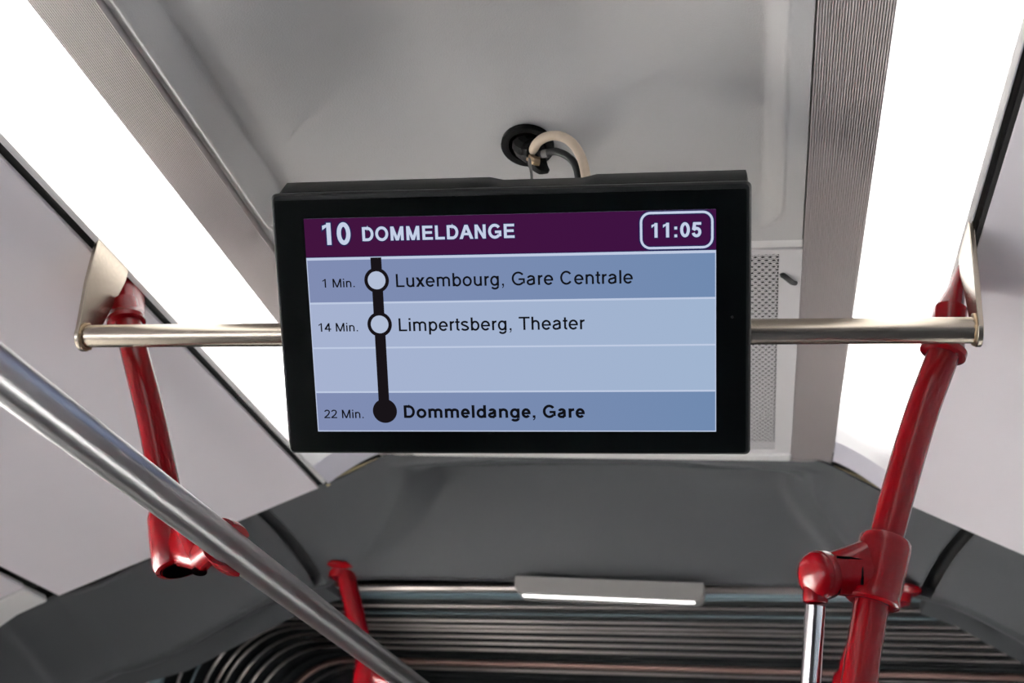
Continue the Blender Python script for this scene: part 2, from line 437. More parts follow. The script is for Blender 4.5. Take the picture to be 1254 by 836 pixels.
for s in (-1, 1):
    link('side_panel', *cowl_grid(s * 3.05, s * 6, 40, 16, False), M['cowl'], cw, smooth=70, solid=.004)
    v = []; 
    for j in range(13):
        for a in (2.86, 3.14):
            p = cowl_pt(s * a, j / 12, False); v.append(p + Vector((0, .010, .016)))
    link('seam_strip', v, [(2 * j, 2 * j + 1, 2 * j + 3, 2 * j + 2) for j in range(12)], M['seam'], cw, solid=.003)
    # trim running on towards the bellows on the flank
    v = []
    ks = [3.05, 3.2, 3.5, 3.8, 4.0, 4.25, 4.5, 5, 6]
    for a in ks:
        p = cowl_pt(s * a, 1, False)
        for dy, dz in ((.002, .012), (.17, .014), (.17, .034), (.002, .034)): v.append(p + Vector((0, dy, dz)))
    f = []
    for i in range(len(ks) - 1):
        for k in range(4): f.append((4 * i + k, 4 * i + (k + 1) % 4, 4 * i + 4 + (k + 1) % 4, 4 * i + 4 + k))
    f += [(3, 2, 1, 0), tuple(len(v) - 4 + k for k in range(4))]
    link('edge_strip', v, f, M['cowl'], cw, smooth=30)
v = []; f = []; na = 120
for i in range(na + 1):
    p = cowl_pt(-6 + 12 * i / na, 1, False)
    for dy, dz in ((0, .0), (.012, -.001), (.035, .004), (.04, .012), (.03, .03), (0, .03)): v.append(p + Vector((0, dy, dz)))
for i in range(na):
    for k in range(6): f.append((6 * i + k, 6 * i + (k + 1) % 6, 6 * i + 6 + (k + 1) % 6, 6 * i + 6 + k))
link('lip', v, f, M['cowl'], cw, smooth=50)
# sealant line where the light strips meet the cowl
for s in (-1, 1):
    link('sealant', *tube([V(CX + s * .452, YE + .004, .822), V(CX + s * .50, YE + .004, .802), V(CX + s * .556, YE + .004, .764)], .004, 8), M['yellow'], cw)

# lamp under the cowl edge
lb = thing('lamp_bar', 'slim grey lamp with a lit white underside on the lower edge of the cowl', 'lamp', V(-.31, 2.34, .63))
xs = (-.505, -.112); 
def lampbox(x0, x1, y0, y1, z0, z1, r):
    v = []; f = []
    ring = []
    for cx, a0 in ((x1 - r, 0), (x0 + r, 90)):
        pass
    # front view outline: square top, rounded lower corners
    ring = [(x0, z1), (x1, z1)]
    for k in range(7):
        a = -math.radians(90 * k / 6); ring.append((x1 - r + r * math.cos(a), z0 + r + r * math.sin(a)))
    for k in range(7):
        a = -math.radians(90 + 90 * k / 6); ring.append((x0 + r + r * math.cos(a), z0 + r + r * math.sin(a)))
    n = len(ring)
    v = [V(x, y0, z) for x, z in ring] + [V(x, y1, z) for x, z in ring]
    f = [(i, (i + 1) % n, n + (i + 1) % n, n + i) for i in range(n)] + [tuple(range(n - 1, -1, -1)), tuple(range(n, 2 * n))]
    return v, f
link('housing', *lampbox(xs[0], xs[1], 2.318, 2.372, .612, .650, .020), M['lampgrey'], lb, bevel=.002)
mb = MB(); 
mb.add(*box(xs[0] + .018, xs[1] - .018, 2.322, 2.334, .6085, .6118))
mb.build('light_strip', M['LED'], lb, bevel=.002)

# ------------------------------------------------------------------ bellows
be = thing('bellows', 'black ribbed rubber bellows of the articulated joint beyond the cowl', 'bellows', (CX, 3.2, CZ + .7))
RY = [2.572, 2.660, 2.742, 2.814, 2.89, 2.952, 2.997, 3.072, 3.15, 3.233, 3.32, 3.421, 3.516, 3.60, 3.69, 3.78, 3.87, 3.96]
def arch(hw, zt, r, y, yaw=-.13, n=10):
    pts = [(-hw, -1.3), (-hw, -.3)]
    for k in range(n + 1):
        a = math.pi - math.pi / 2 * k / n; pts.append((-hw + r + r * math.cos(a), zt - r + r * math.sin(a)))
    pts += [(-.5, zt), (0, zt), (.5, zt)]
    for k in range(n + 1):
        a = math.pi / 2 - math.pi / 2 * k / n; pts.append((hw - r + r * math.cos(a), zt - r + r * math.sin(a)))
    pts += [(hw, -.3), (hw, -1.3)]
    return [V(CX + o, y + yaw * o, z) for o, z in pts]
for i, y in enumerate(RY):
    r = {0: .011, 11: .009, 1: .003, 3: .003, 10: .003}.get(i, .0036)
    m = {0: 'alu', 1: 'teal', 11: 'copper', 3: 'teal', 10: 'rubber'}.get(i, 'alu' if i < 13 else 'rubber')
    link('clamping_profile', *tube(arch(1.21, .70, .24, y), r, 8), M[m], be, smooth=60)
    if i < len(RY) - 1:
        y2 = RY[i + 1]; h = .06 if i else .012
        rows = [arch(1.21, .702, .24, y), arch(1.21 + h * .8, .702 + h * .8, .24 + h * .8, y + (y2 - y) * .25), arch(1.21 + h, .702 + h, .24 + h, (y + y2) / 2),
                arch(1.21 + h * .8, .702 + h * .8, .24 + h * .8, y + (y2 - y) * .75), arch(1.21, .702, .24, y2)]
        n = len(rows[0]); v = sum(rows, []); f = []
        for j in range(4):
            for k in range(n - 1): f.append((j * n + k, j * n + k + 1, (j + 1) * n + k + 1, (j + 1) * n + k))
        link('fold', v, f, M['teal' if i == 0 else 'rubber'], be, smooth=60)  # first fold paler than the rest, lamp light put into its colour
# wall of the next section that closes the far end of the passage
wf = link('wall_front', *box(CX - 1.6, CX + 1.6, 4.30, 4.33, -1.5, 1.05), M['dark'], org=(CX, 4.3, 0)); tag(wf, kind='structure')

# ------------------------------------------------------------------ crossbar with its two bracket plates
cb = thing('crossbar', 'horizontal brushed steel bar that carries the display between two bracket plates', 'handrail', V(-.3155, 1.196, .633))
link('tube', *tube([V(-.866, 1.196, .634), V(.236, 1.195, .632)], .015, 32), M['steel'], cb)
def plate(xc, pts, th):
    n = len(pts); v = [V(xc - th / 2, y, z) for y, z in pts] + [V(xc + th / 2, y, z) for y, z in pts]
    return v, [tuple(range(n)), tuple(range(2 * n - 1, n - 1, -1))] + [(i, (i + 1) % n, n + (i + 1) % n, n + i) for i in range(n)]
bot = [(1.196 + .0195 * math.cos(math.radians(a)), .633 + .0195 * math.sin(math.radians(a))) for a in range(170, 371, 20)]
link('bracket_plate', *plate(-.8685, [(1.247, .775), (1.162, .775), (1.166, .70)] + bot + [(1.234, .70), (1.246, .745)], .006), M['steel'], cb, bevel=.001)
link('bracket_plate', *plate(.2385, [(1.250, .775), (1.172, .775), (1.172, .70)] + bot + [(1.236, .70), (1.250, .735)], .006), M['steel'], cb, bevel=.001)
for x, s in ((-.8645, 1), (.2345, -1)):
    pts = [V(x, 1.196 + .0165 * math.cos(a), .633 + .0165 * math.sin(a)) for a in [2 * math.pi * k / 28 for k in range(29)]]
    link('weld_bead', *tube(pts, [.0022 + .0007 * math.sin(k * 2.6) for k in range(29)], 8), M['weld'], cb)

# ------------------------------------------------------------------ display
DC = V(-.275, 1.107, .597); DX = Vector((.997, .072, .041)).normalized()
DN = Vector((-.082, .78, .621)); DN = (DN - DX * DN.dot(DX)).normalized(); DU = DX.cross(DN) * -1
if DU.z < 0: DU = -DU
disp = bpy.data.objects.new('info_display', None); COL.objects.link(disp); disp.empty_display_size = .05
# local axes of the display: x along the screen, y up the screen, z out of the screen towards the viewer
disp.matrix_world = Matrix.Translation(DC) @ Matrix((DX, DU, -DN)).transposed().to_4x4()
tag(disp, 'black wide passenger information screen showing the line 10 stops, hung on the steel crossbar', 'display')

def dlink(name, verts, faces, m, parent=disp, smooth=35, bevel=0, **k):
    me = bpy.data.meshes.new(name); me.from_pydata([tuple(v) for v in verts], [], faces)
    bm = bmesh.new(); bm.from_mesh(me); bmesh.ops.recalc_face_normals(bm, faces=bm.faces); bm.to_mesh(me); bm.free()
    me.materials.append(m)
    if smooth:
        me.polygons.foreach_set('use_smooth', [True] * len(me.polygons)); me.set_sharp_from_angle(angle=math.radians(smooth))
    o = bpy.data.objects.new(name, me); COL.objects.link(o); o.parent = parent
    if bevel:
        b = o.modifiers.new('bevel', 'BEVEL'); b.width = bevel; b.segments = 3; b.limit_method = 'ANGLE'
    return o
def dbox(x0, x1, y0, y1, z0, z1):
    return [(x0, y0, z0), (x1, y0, z0), (x1, y1, z0), (x0, y1, z0), (x0, y0, z1), (x1, y0, z1), (x1, y1, z1), (x0, y1, z1)], BOXF
def rrect(x0, x1, y0, y1, r, n=6):
    out = []
    for cx, cy, a0 in ((x1 - r, y1 - r, 0), (x0 + r, y1 - r, 90), (x0 + r, y0 + r, 180), (x1 - r, y0 + r, 270)):
        for k in range(n + 1):
            a = math.radians(a0 + 90 * k / n); out.append((cx + r * math.cos(a), cy + r * math.sin(a)))
    return out
def loft(rings):
    n = len(rings[0]); v = sum(([tuple(p) for p in r] for r in rings), []); f = []
    for j in range(len(rings) - 1):
        for k in range(n): f.append((j * n + k, j * n + (k + 1) % n, (j + 1) * n + (k + 1) % n, (j + 1) * n + k))
    f += [tuple(range(n - 1, -1, -1)), tuple((len(rings) - 1) * n + k for k in range(n))]
    return v, f
# front frame and rear housing
fr = [[(x, y, z) for x, y in rrect(-.268 + i, .268 - i, -.152 + i, .153 - i, .006)] for i, z in ((.0025, -.0010), (.0008, -.0028), (0, -.005), (0, -.020))]
dlink('frame', *loft(fr), M['black'])
top = lambda z: .1535
hs = []
for z, i, t in ((-.0205, .0015, .1535), (-.027, .001, .1575), (-.045, .001, .1632), (-.050, .003, .1625), (-.052, .006, .159)):
    base = [(-.267 + i, -.150 + i), (.267 - i, -.150 + i), (.267 - i, t - .004), (.2655 - i, t), (.100, t), (.084, t - (.0035 if z < -.025 else 0)), (-.006, t - (.0035 if z < -.025 else 0)), (-.022, t), (-.262 + i, t), (-.267 + i, t - .006)]
    hs.append([(x, y, z) for x, y in base])
dlink('rear_housing', *loft(hs), M['black'], smooth=30)
gl = [[(x, y, z) for x, y in rrect(-.2635, .2625, -.1485, .1455, .003)] for z in (-.004, -.0006)]
dlink('bezel_glass', *loft(gl), M['gloss'])
for x in (-.12, .12):
    v_ = []; f_ = []; zc = -.092 + .082 * x; yc = -.027 + .013 * x
    for bx in (dbox(x - .02, x + .02, yc - .025, yc + .025, zc + .0168, -.0522), dbox(x - .02, x + .02, yc + .0165, yc + .024, zc - .021, zc + .0168), dbox(x - .02, x + .02, yc - .024, yc - .0165, zc - .021, zc + .0168), dbox(x - .02, x + .02, yc - .024, yc + .024, zc - .026, zc - .021)):
        n_ = len(v_); v_ += bx[0]; f_ += [tuple(i + n_ for i in q) for q in bx[1]]
    dlink('mounting_clamp', v_, f_, M['black'])
dlink('sensor_dot', *loft([[(.2475 + .0016 * math.cos(a), .0055 + .0016 * math.sin(a), z) for a in [k * math.pi / 6 for k in range(12)]] for z in (-.0007, -.0002)]), mat('sensor window', (40, 34, 36), .3))

SM = dict(purple=emit('screen purple', (66, 20, 62), 1, (62, 18, 66)), rowa=emit('screen row blue', (128, 140, 178), 1, (112, 138, 176)),
          rowb=emit('screen row pale', (166, 178, 208), 1, (160, 180, 208)), line=emit('screen rule', (190, 202, 226)), navy=emit('screen navy', (30, 38, 84)),
          light=emit('screen white', (196, 206, 230)), ink=emit('screen ink', (16, 17, 22)), disc=emit('screen stop', (178, 190, 214)), route=emit('screen route', (24, 20, 24)))
W2, H2 = .23, .1243
scr = dlink('screen', *dbox(-W2, W2, -H2, H2, -.0008, -.0003), SM['rowb'])
def sq(name, x0, x1, y0, y1, z, m):
    return dlink(name, [(x0, y0, z), (x1, y0, z), (x1, y1, z), (x0, y1, z)], [(0, 1, 2, 3)], m, scr, smooth=0)
sq('title_band', -W2, W2, .0800, H2, 0, SM['purple'])
sq('timetable_row', -W2, W2, .0284, .0770, 0, SM['rowa'])
sq('timetable_row', -W2, W2, -.0240, .0262, 0, SM['rowb'])
sq('timetable_row', -W2, W2, -.0763, -.0258, 0, SM['rowb'])
sq('timetable_row', -W2, W2, -H2, -.0780, 0, SM['rowa'])
for y, h, m in ((.0803, .0008, 'navy'), (.0784, .0031, 'line'), (.0273, .0022, 'line'), (-.0249, .0020, 'line'), (-.0771, .0020, 'line'), (-H2 + .0006, .0012, 'line')):
    sq('rule', -W2, W2, y - h / 2, y + h / 2, .0001, SM[m])
sq('rule', -W2, -W2 + .001, -H2, .078, .00012, SM['line']); sq('rule', W2 - .001, W2, -H2, .078, .00012, SM['line'])

# route line with stops
sq('route_line', -.1552, -.1426, -.0997, .0790, .0002, SM['route'])
def disc(name, x, y, r, z, m):
    n = 40; return dlink(name, [(x + r * math.cos(2 * math.pi * k / n), y + r * math.sin(2 * math.pi * k / n), z) for k in range(n)], [tuple(range(n))], m, scr, smooth=0)
for x, y, hollow in ((-.1494, .0530, 1), (-.1488, .0022, 1), (-.1484, -.0997, 0)):
    disc('stop_ring', x, y, .0143, .00025, SM['route'])
    if hollow: disc('stop_centre', x, y, .0103, .0003, SM['disc'])

# -- lettering: grotesque letters drawn from strokes (units: em; caps .716, x-height .519)
XH, CH = .519, .716
ADV = dict(zip('LuxembrgGaCntlips', (556, 556, 500, 556, 833, 556, 333, 556, 778, 556, 722, 556, 278, 222, 222, 556, 500)))
ADV.update({'o': 556, ',': 278, ' ': 278, 'T': 611, 'h': 556, 'M': 833, '.': 278, 'D': 722, 'd': 556, 'O': 778, 'E': 667, 'A': 667, 'N': 722, ':': 278})
ADV.update({c: 556 for c in '0123456789'})
ADVB = dict(ADV); ADVB.update({'D': 722, 'o': 611, 'm': 889, 'l': 278, 'd': 611, 'n': 611, 'g': 611, 'r': 389, 'L': 611, 'A': 722, 'u': 611, 'b': 611, ':': 333})
def arcp(cx, cy, rx, ry, a0, a1, n=16):
    return [(cx + rx * math.cos(math.radians(a0 + (a1 - a0) * k / n)), cy + ry * math.sin(math.radians(a0 + (a1 - a0) * k / n))) for k in range(n + 1)]
def glyph(c, bold):
    """returns (strokes, polygons, stem width, advance)"""
    w = .150 if bold else .107; h = w / 2; adv = (ADVB if bold else ADV)[c] / 1000
    l = .066 if not bold else .062; x0 = l + h; x1 = adv - l - h; mx = adv / 2
    st = []; pg = []
    ro = .034 + h                       # side bearing of round letters
    def stem(x, a, b): pg.append([(x - h, a), (x + h, a), (x + h, b), (x - h, b)])
    def bar(a, b, y, t=None): t = (t or w * .88) / 2; pg.append([(a, y - t), (b, y - t), (b, y + t), (a, y + t)])
    hb = w * .44
    if c == 'o': st.append(arcp(mx, XH / 2, adv / 2 - ro, XH / 2 + .011 - hb, 0, 360, 36))
    elif c == 'e':
        st.append(arcp(mx, XH / 2, adv / 2 - ro, XH / 2 + .011 - hb, 0, 322, 34)); bar(ro, adv - ro + h * .9, XH / 2 - .002, w * .8)
    elif c in 'bdpg':
        sx = x0 if c in 'bp' else x1; ex = (sx + adv - ro) / 2 if c in 'bp' else (sx + ro) / 2
        rx = abs(ex - sx); st.append(arcp(ex, XH / 2, rx, XH / 2 + .011 - hb, 0, 360, 36))
        if c == 'b' or c == 'd': stem(sx, 0, CH)
        if c == 'p': stem(sx, -.2, XH)
        if c == 'g': stem(sx, -.02, XH); st.append(arcp((ro + .02 + sx) / 2, -.03, (sx - ro - .02) / 2, .18 - hb, 0, -158, 18))
    elif c == 'u':
        stem(x1, 0, XH); rx = (x1 - x0) / 2; st.append([(x0, XH), (x0, .2)] + arcp(mx, .2, rx, .211 - hb, 180, 360, 18)[1:])
    elif c in 'nhr':
        stem(x0, 0, CH if c == 'h' else XH)
        if c == 'r': st.append(arcp(adv - .02, XH - .20, adv - .02 - x0, .208 - hb, 180, 92, 12))
        else: rx = (x1 - x0) / 2; st.append(arcp(mx, XH - .2, rx, .211 - hb, 180, 0, 18) + [(x1, 0)])
    elif c == 'm':
        stem(x0, 0, XH); q = (x1 - x0) / 2
        for k in (0, 1): st.append(arcp(x0 + q * (k + .5), XH - .17, q / 2, .181 - hb, 180, 0, 16) + [(x0 + q * (k + 1), 0)])
    elif c == 'l': stem(mx, 0, CH)
    elif c == 'i': stem(mx, 0, XH); pg.append([(mx - h, CH - .1), (mx + h, CH - .1), (mx + h, CH), (mx - h, CH)])
    elif c == 't':
        x = .08 + h; st.append([(x, .66), (x, .11)] + arcp(x + .10, .11, .10, .115 - hb, 180, 275, 8)[1:]); bar(.018, .262 + (.04 if bold else 0), XH - hb)
    elif c == 'a':
        xr = adv - .10 - h * .7; cx = (ro + .02 + xr) / 2; rx = xr - cx
        st.append(arcp(cx, XH - .165, rx, .176 - hb, 165, 0, 18) + [(xr, .09)] + arcp(xr + .07, .09, .07, .09, 180, 215, 4)[1:])
        cy = .152; ry = .163 - hb
        st.append([(xr, .325), (cx + .06, .305)] + arcp(ro + .13, cy, .13, ry, 85, 285, 16) + [(cx + .06, .05), (xr - .02, .11), (xr, .2)])
    elif c == 's':
        rx = adv / 2 - ro - .005
        st.append(arcp(mx, .388, rx, .142 - hb, 20, 200, 14) + [(mx - rx * .6, .315), (mx, .275), (mx + rx * .6, .23)] + arcp(mx, .138, rx + .01, .149 - hb, 25, -165, 16))
    elif c == 'x':
        k = h * 1.35
        pg.append([(.01, XH), (.01 + 2 * k, XH), (adv - .01, 0), (adv - .01 - 2 * k, 0)]); pg.append([(adv - .01, XH), (adv - .01 - 2 * k, XH), (.01, 0), (.01 + 2 * k, 0)])
    elif c in ',.:':
        s_ = .05 if not bold else .07; cx = adv / 2
        pg.append([(cx - s_, 0), (cx + s_, 0), (cx + s_, 2 * s_), (cx - s_, 2 * s_)])
        if c == ':': pg.append([(cx - s_, XH - 2 * s_), (cx + s_, XH - 2 * s_), (cx + s_, XH), (cx - s_, XH)])
        if c == ',': pg.append([(cx + s_, .03), (cx + s_, -.02), (cx + s_ * .5, -.09), (cx - s_ * .6, -.145), (cx - s_, -.105), (cx - s_ * .1, -.06), (cx + .1 * s_, .03)])
    elif c == 'L': x = .076 + h; stem(x, 0, CH); bar(x, adv - .035, hb)
    elif c == 'E':
        x = .076 + h; stem(x, 0, CH); bar(x, adv - .045, hb); bar(x, adv - .055, CH - hb); bar(x, adv - .085, CH / 2 + .01)
    elif c == 'T': stem(mx, 0, CH); bar(.02, adv - .02, CH - hb)
    elif c == 'D':
        x = .076 + h; stem(x, 0, CH); xr = adv - .045 - h; ry = CH / 2 - hb; mxx = x + (xr - x) * .45
        st.append([(x, CH - hb), (mxx, CH - hb)] + arcp(mxx, CH / 2, xr - mxx, ry, 90, -90, 24) + [(x, hb)])
    elif c == 'O': st.append(arcp(mx, CH / 2, adv / 2 - .045 - h, CH / 2 + .012 - hb, 0, 360, 40))
    elif c in 'CG':
        rx = adv / 2 - .045 - h; a1 = 325 if c == 'C' else 322
        st.append(arcp(mx, CH / 2, rx, CH / 2 + .012 - hb, 38, a1, 36))
        if c == 'G': bar(mx + .01, adv - .055, CH / 2 - .035); pg.append([(adv - .055 - w * .9, .1), (adv - .055, .1), (adv - .055, CH / 2 - .035), (adv - .055 - w * .9, CH / 2 - .035)])
    elif c == 'M':
        xa, xb = .073 + h, adv - .073 - h; stem(xa, 0, CH); stem(xb, 0, CH); k = h * 1.05
        pg.append([(xa - h, CH), (xa + h * 1.25, CH), (mx + k, 0), (mx - k, 0)]); pg.append([(xb + h, CH), (xb - h * 1.25, CH), (mx - k, 0), (mx + k, 0)])
    elif c == 'N':
        xa, xb = .076 + h, adv - .076 - h; stem(xa, 0, CH); stem(xb, 0, CH)
        pg.append([(xa - h, CH), (xa + h * 1.1, CH), (xb + h, 0), (xb - h * 1.1, 0)])
    elif c == 'A':
        k = h * 1.12
        pg.append([(0, 0), (2 * k, 0), (mx + k, CH), (mx - k, CH)]); pg.append([(adv, 0), (adv - 2 * k, 0), (mx - k, CH), (mx + k, CH)]); bar(.15, adv - .15, .25, w * .85)
    elif c == '0': st.append(arcp(mx, CH / 2, adv / 2 - .042 - h, CH / 2 + .003 - hb, 0, 360, 36))
    elif c == '1':
        x = mx + .05; stem(x, 0, CH); k = w * .95
        pg.append([(x - h, CH), (x + h * .3, CH), (x - .02, CH - .10), (.11, CH - .235), (.11, CH - .235 + k), (x - .06, CH - .045)])
    elif c == '2':
        cx, rx = mx, adv / 2 - .045 - h
        st.append(arcp(cx, CH - .2, rx, .203 - hb, 168, -28, 20) + [(cx + rx * .45, .30), (.06 + h, .09), (.035 + h, hb)]); bar(.03, adv - .05, hb)
    elif c == '4':
        x = .325 + .03 + h * .4; stem(x, 0, CH); bar(.02, adv - .025, .205)
        pg.append([(.02, .205 - hb), (.02, .205 + hb), (x - h, CH), (x, CH), (x, CH - w * 1.4), (.02 + w * 1.25, .205)])
    elif c == '5':
        cx, rx = mx - .005, adv / 2 - .045 - h
        st.append(arcp(cx, .235, rx, .247 - hb, 152, -168, 26)); bar(.12, adv - .055, CH - hb)
        pg.append([(.115, CH), (.115 + w, CH), (.09 + w * .9, .37), (.055, .35)])
    return st, pg, w, adv
def ribbon(path, w):
    """thick polyline as quads, with mitred joints"""
    P = [Vector(p) for p in path]; n = len(P); closed = (P[0] - P[-1]).length < 1e-6; v = []
    for i in range(n):
        a = P[i - 1] if i > 0 else (P[-2] if closed else None); b = P[i + 1] if i < n - 1 else (P[1] if closed else None)
        d1 = (P[i] - a).normalized() if a is not None else None; d2 = (b - P[i]).normalized() if b is not None else None
        d = (d1 + d2).normalized() if d1 is not None and d2 is not None else (d1 if d1 is not None else d2)
        nrm = Vector((-d.y, d.x)); k = 1.
        if d1 is not None and d2 is not None: k = 1 / max(.5, nrm.dot(Vector((-d1.y, d1.x))))
        v += [P[i] + nrm * w / 2 * k, P[i] - nrm * w / 2 * k]
    return v, [(2 * i, 2 * i + 1, 2 * i + 3, 2 * i + 2) for i in range(n - 1)]
def grow(poly, g):
    P = [Vector(p) for p in poly]; n = len(P); area = sum(P[i].x * P[(i + 1) % n].y - P[(i + 1) % n].x * P[i].y for i in range(n))
    s = 1 if area > 0 else -1; out = []
    for i in range(n):
        d1 = (P[i] - P[i - 1]).normalized(); d2 = (P[(i + 1) % n] - P[i]).normalized()
        n1 = Vector((d1.y, -d1.x)) * s; n2 = Vector((d2.y, -d2.x)) * s; q = (n1 + n2)
        q = q / max(.35, q.dot(q) / 2) if q.length > 1e-6 else n1
        out.append(P[i] + q * g)
    return out
def text(name, body, x0, x1, base, cap, m, bold=False, z=.0003, outline=None, tilt=0.):
    """lettering fitted between x0 and x1; cap = capital height"""
    sc = cap / CH
    def collect(g):
        v = []; f = []; pen = 0
        for c in body:
            if c == ' ': pen += (ADVB if bold else ADV)[' '] / 1000; continue
            st, pg, wd, adv = glyph(c, bold)
            for p in st:
                rv, rf = ribbon(p, wd * .96 + 2 * g); b = len(v); v += [(q.x + pen, q.y) for q in rv]; f += [tuple(i + b for i in r) for r in rf]
            for p in pg:
                rv = grow(p, g) if g else [Vector(q) for q in p]; b = len(v); v += [(q.x + pen, q.y) for q in rv]; f.append(tuple(range(b, b + len(rv))))
            pen += adv
        return v, f, pen
    v, f, pen = collect(0); lo = min(q[0] for q in v); hi = max(q[0] for q in v); kx = (x1 - x0) / (hi - lo)
    def put(v, f, z, m, nm):
        me = bpy.data.meshes.new(nm); me.from_pydata([(x0 + (q[0] - lo) * kx, base + q[1] * sc + tilt * (q[0] - lo) * kx, z) for q in v], [], f); me.materials.append(m)
        o = bpy.data.objects.new(nm, me); COL.objects.link(o); o.parent = scr; return o
    if outline:
        v2, f2, _ = collect(.036); put(v2, f2, z - .0001, outline, name + '_outline')
    return put(v, f, z, m, name)
text('route_number', '10', -.2090, -.1765, .0943, .0250, SM['light'], True, .0005, SM['navy'])
text('destination', 'DOMMELDANGE', -.1630, .0100, .0978, .0157, SM['light'], True, .0005, SM['navy'])
text('clock', '11:05', .1606, .2142, .0947, .0160, SM['light'], True, .0006, SM['navy'])
text('minutes', '1 Min.', -.2128, -.1752, .0456, .0099, SM['ink'])
text('minutes', '14 Min.', -.2208, -.1746, -.0055, .0099, SM['ink'])
text('minutes', '22 Min.', -.2212, -.1740, -.1082, .0101, SM['ink'])
text('stop_name', 'Luxembourg, Gare Centrale', -.1270, .1396, .0448, .0150, SM['ink'])
text('stop_name', 'Limpertsberg, Theater', -.1266, .0855, -.0060, .0150, SM['ink'])
text('stop_name', 'Dommeldange, Gare', -.1260, .0833, -.1080, .0150, SM['ink'], True)
# clock box
def ring_rect(name, x0, x1, y0, y1, r, wd, z, m):
    a = rrect(x0, x1, y0, y1, r, 8); b = rrect(x0 + wd, x1 - wd, y0 + wd, y1 - wd, r - wd, 8); n = len(a)
    return dlink(name, [(x, y, z) for x, y in a + b], [(i, (i + 1) % n, n + (i + 1) % n, n + i) for i in range(n)], m, scr, smooth=0)
ring_rect('clock_frame_outline', .1468, .2285, .0808, .1240, .0125, .0048, .0003, SM['navy'])
ring_rect('clock_frame', .1480, .2273, .0820, .1229, .0115, .0026, .0004, SM['light'])

# ------------------------------------------------------------------ red grab poles
def clamp_profile(h, r): # sleeve with rounded ends
    return [(-h / 2, r * .90), (-h / 2 + .003, r * .985), (-h / 2 + .008, r), (h / 2 - .008, r), (h / 2 - .003, r * .985), (h / 2, r * .92)]
def hull(mb, pts):
    bm = bmesh.new()
    for p in pts: bm.verts.new(p)
    r = bmesh.ops.convex_hull(bm, input=bm.verts)
    bm.verts.ensure_lookup_table(); vs = [v for v in bm.verts if v.link_faces]
    idx = {v: i for i, v in enumerate(vs)}
    mb.add([v.co.copy() for v in vs], [tuple(idx[v] for v in fc.verts) for fc in bm.faces]); bm.free()
def circ(c, axis, r, n=20, ref=None):
    v, f = lathe(c, axis, [(0, r)], n, ref); return v

RR = .0185
# front left pole
pl = thing('grab_pole', 'red pole at left, dropping from the roof to a clamp on the steel rail', 'grab pole', V(-.86, 1.25, .76), 'red poles holding rails')
pts = spline([V(-.862, 1.25, .715), V(-.850, 1.25, .69), V(-.828, 1.25, .644), V(-.780, 1.25, .550), V(-.739, 1.25, .462), V(-.711, 1.25, .400), V(-.694, 1.25, .363)], 8)
link('tube', *tube(pts, RR, 28), M['red'], pl)
def socket(rings):
    v = []; f = []; n = 32
    for (x, y, z, rx, ry) in rings:
        for k in range(n):
            a = 2 * math.pi * k / n; v.append(V(x + rx * math.cos(a), y + ry * math.sin(a), z + .35 * (-rx if x > 0 else rx) * math.cos(a) * (1 if z < .72 else .3)))
    for i in range(len(rings) - 1):
        for k in range(n): f.append((i * n + k, i * n + (k + 1) % n, (i + 1) * n + (k + 1) % n, (i + 1) * n + k))
    f += [tuple(range(n - 1, -1, -1)), tuple((len(rings) - 1) * n + k for k in range(n))]
    return v, f
link('roof_socket', *socket([(-.890, 1.294, .80, .008, .038), (-.8830, 1.290, .765, .009, .036), (-.872, 1.280, .735, .0155, .030), (-.861, 1.264, .708, .0205, .0250), (-.8525, 1.25, .690, .0225, .0235), (-.8515, 1.25, .688, .0245, .0255), (-.8490, 1.25, .682, .0245, .0255), (-.8480, 1.25, .680, .0190, .0195)]), M['red'], pl)
RX, RZ = -.575, .341       # long rail
pa = V(-.716, 1.25, .412); pb = V(-.690, 1.25, .352); axp = (pb - pa).normalized()
mid = (pa + pb) / 2
mb = MB(); mb.add(*lathe(mid - axp * .042, axp, [(0, .0225), (.004, .026), (.012, .0285), (.050, .031), (.078, .0315), (.084, .029), (.085, .024), (.080, .0215)], 32))
hull(mb, circ(mid + Vector((.004, -.004, .026)) , (1, 0, 0), .022, 16) + circ(mid + Vector((.006, -.004, -.012)), (1, 0, 0), .023, 16) + circ(V(RX - .060, 1.200, RZ + .004), (1, -.5, 0), .0175, 16))
hull(mb, circ(V(RX - .062, 1.203, RZ + .004), (1, -.5, 0), .0175, 16) + circ(V(RX - .023, 1.150, RZ + .000), (1, -.5, 0), .014, 16))
cl = mb.build('clamp', M['red'], pl, smooth=40)
def cradle(cx, cy, cz, hl, a0, a1):
    v = []; f = []; na, ny = 30, 10
    for i in range(na + 1):
        a = math.radians(a0 + (a1 - a0) * i / na); k = (i / na - .5) * 2
        half = hl * (1 - .30 * k * k)
        for j in range(ny + 1):
            q = j / ny * 2 - 1; r = .0240 + .0035 * (1 - q * q) - .0015 * abs(k) ** 6
            v.append(V(cx + r * math.cos(a), cy + half * q + .012 * k, cz + r * math.sin(a)))
        for j in range(ny + 1):
            q = 1 - j / ny * 2
            v.append(V(cx + .0192 * math.cos(a), cy + half * q + .012 * k, cz + .0192 * math.sin(a)))
    m = 2 * (ny + 1)
    for i in range(na):
        for j in range(m): f.append((i * m + j, i * m + (j + 1) % m, (i + 1) * m + (j + 1) % m, (i + 1) * m + j))
    f += [tuple(range(m - 1, -1, -1)), tuple(na * m + j for j in range(m))]
    return v, f
link('rail_cradle', *cradle(RX, 1.150, RZ, .030, -30 + 82, -30 + 300), M['red'], cl)
link('end_hole', *lathe(mid + axp * .0437, axp, [(0, .0215), (.001, .0213)], 28), M['hole'], cl)
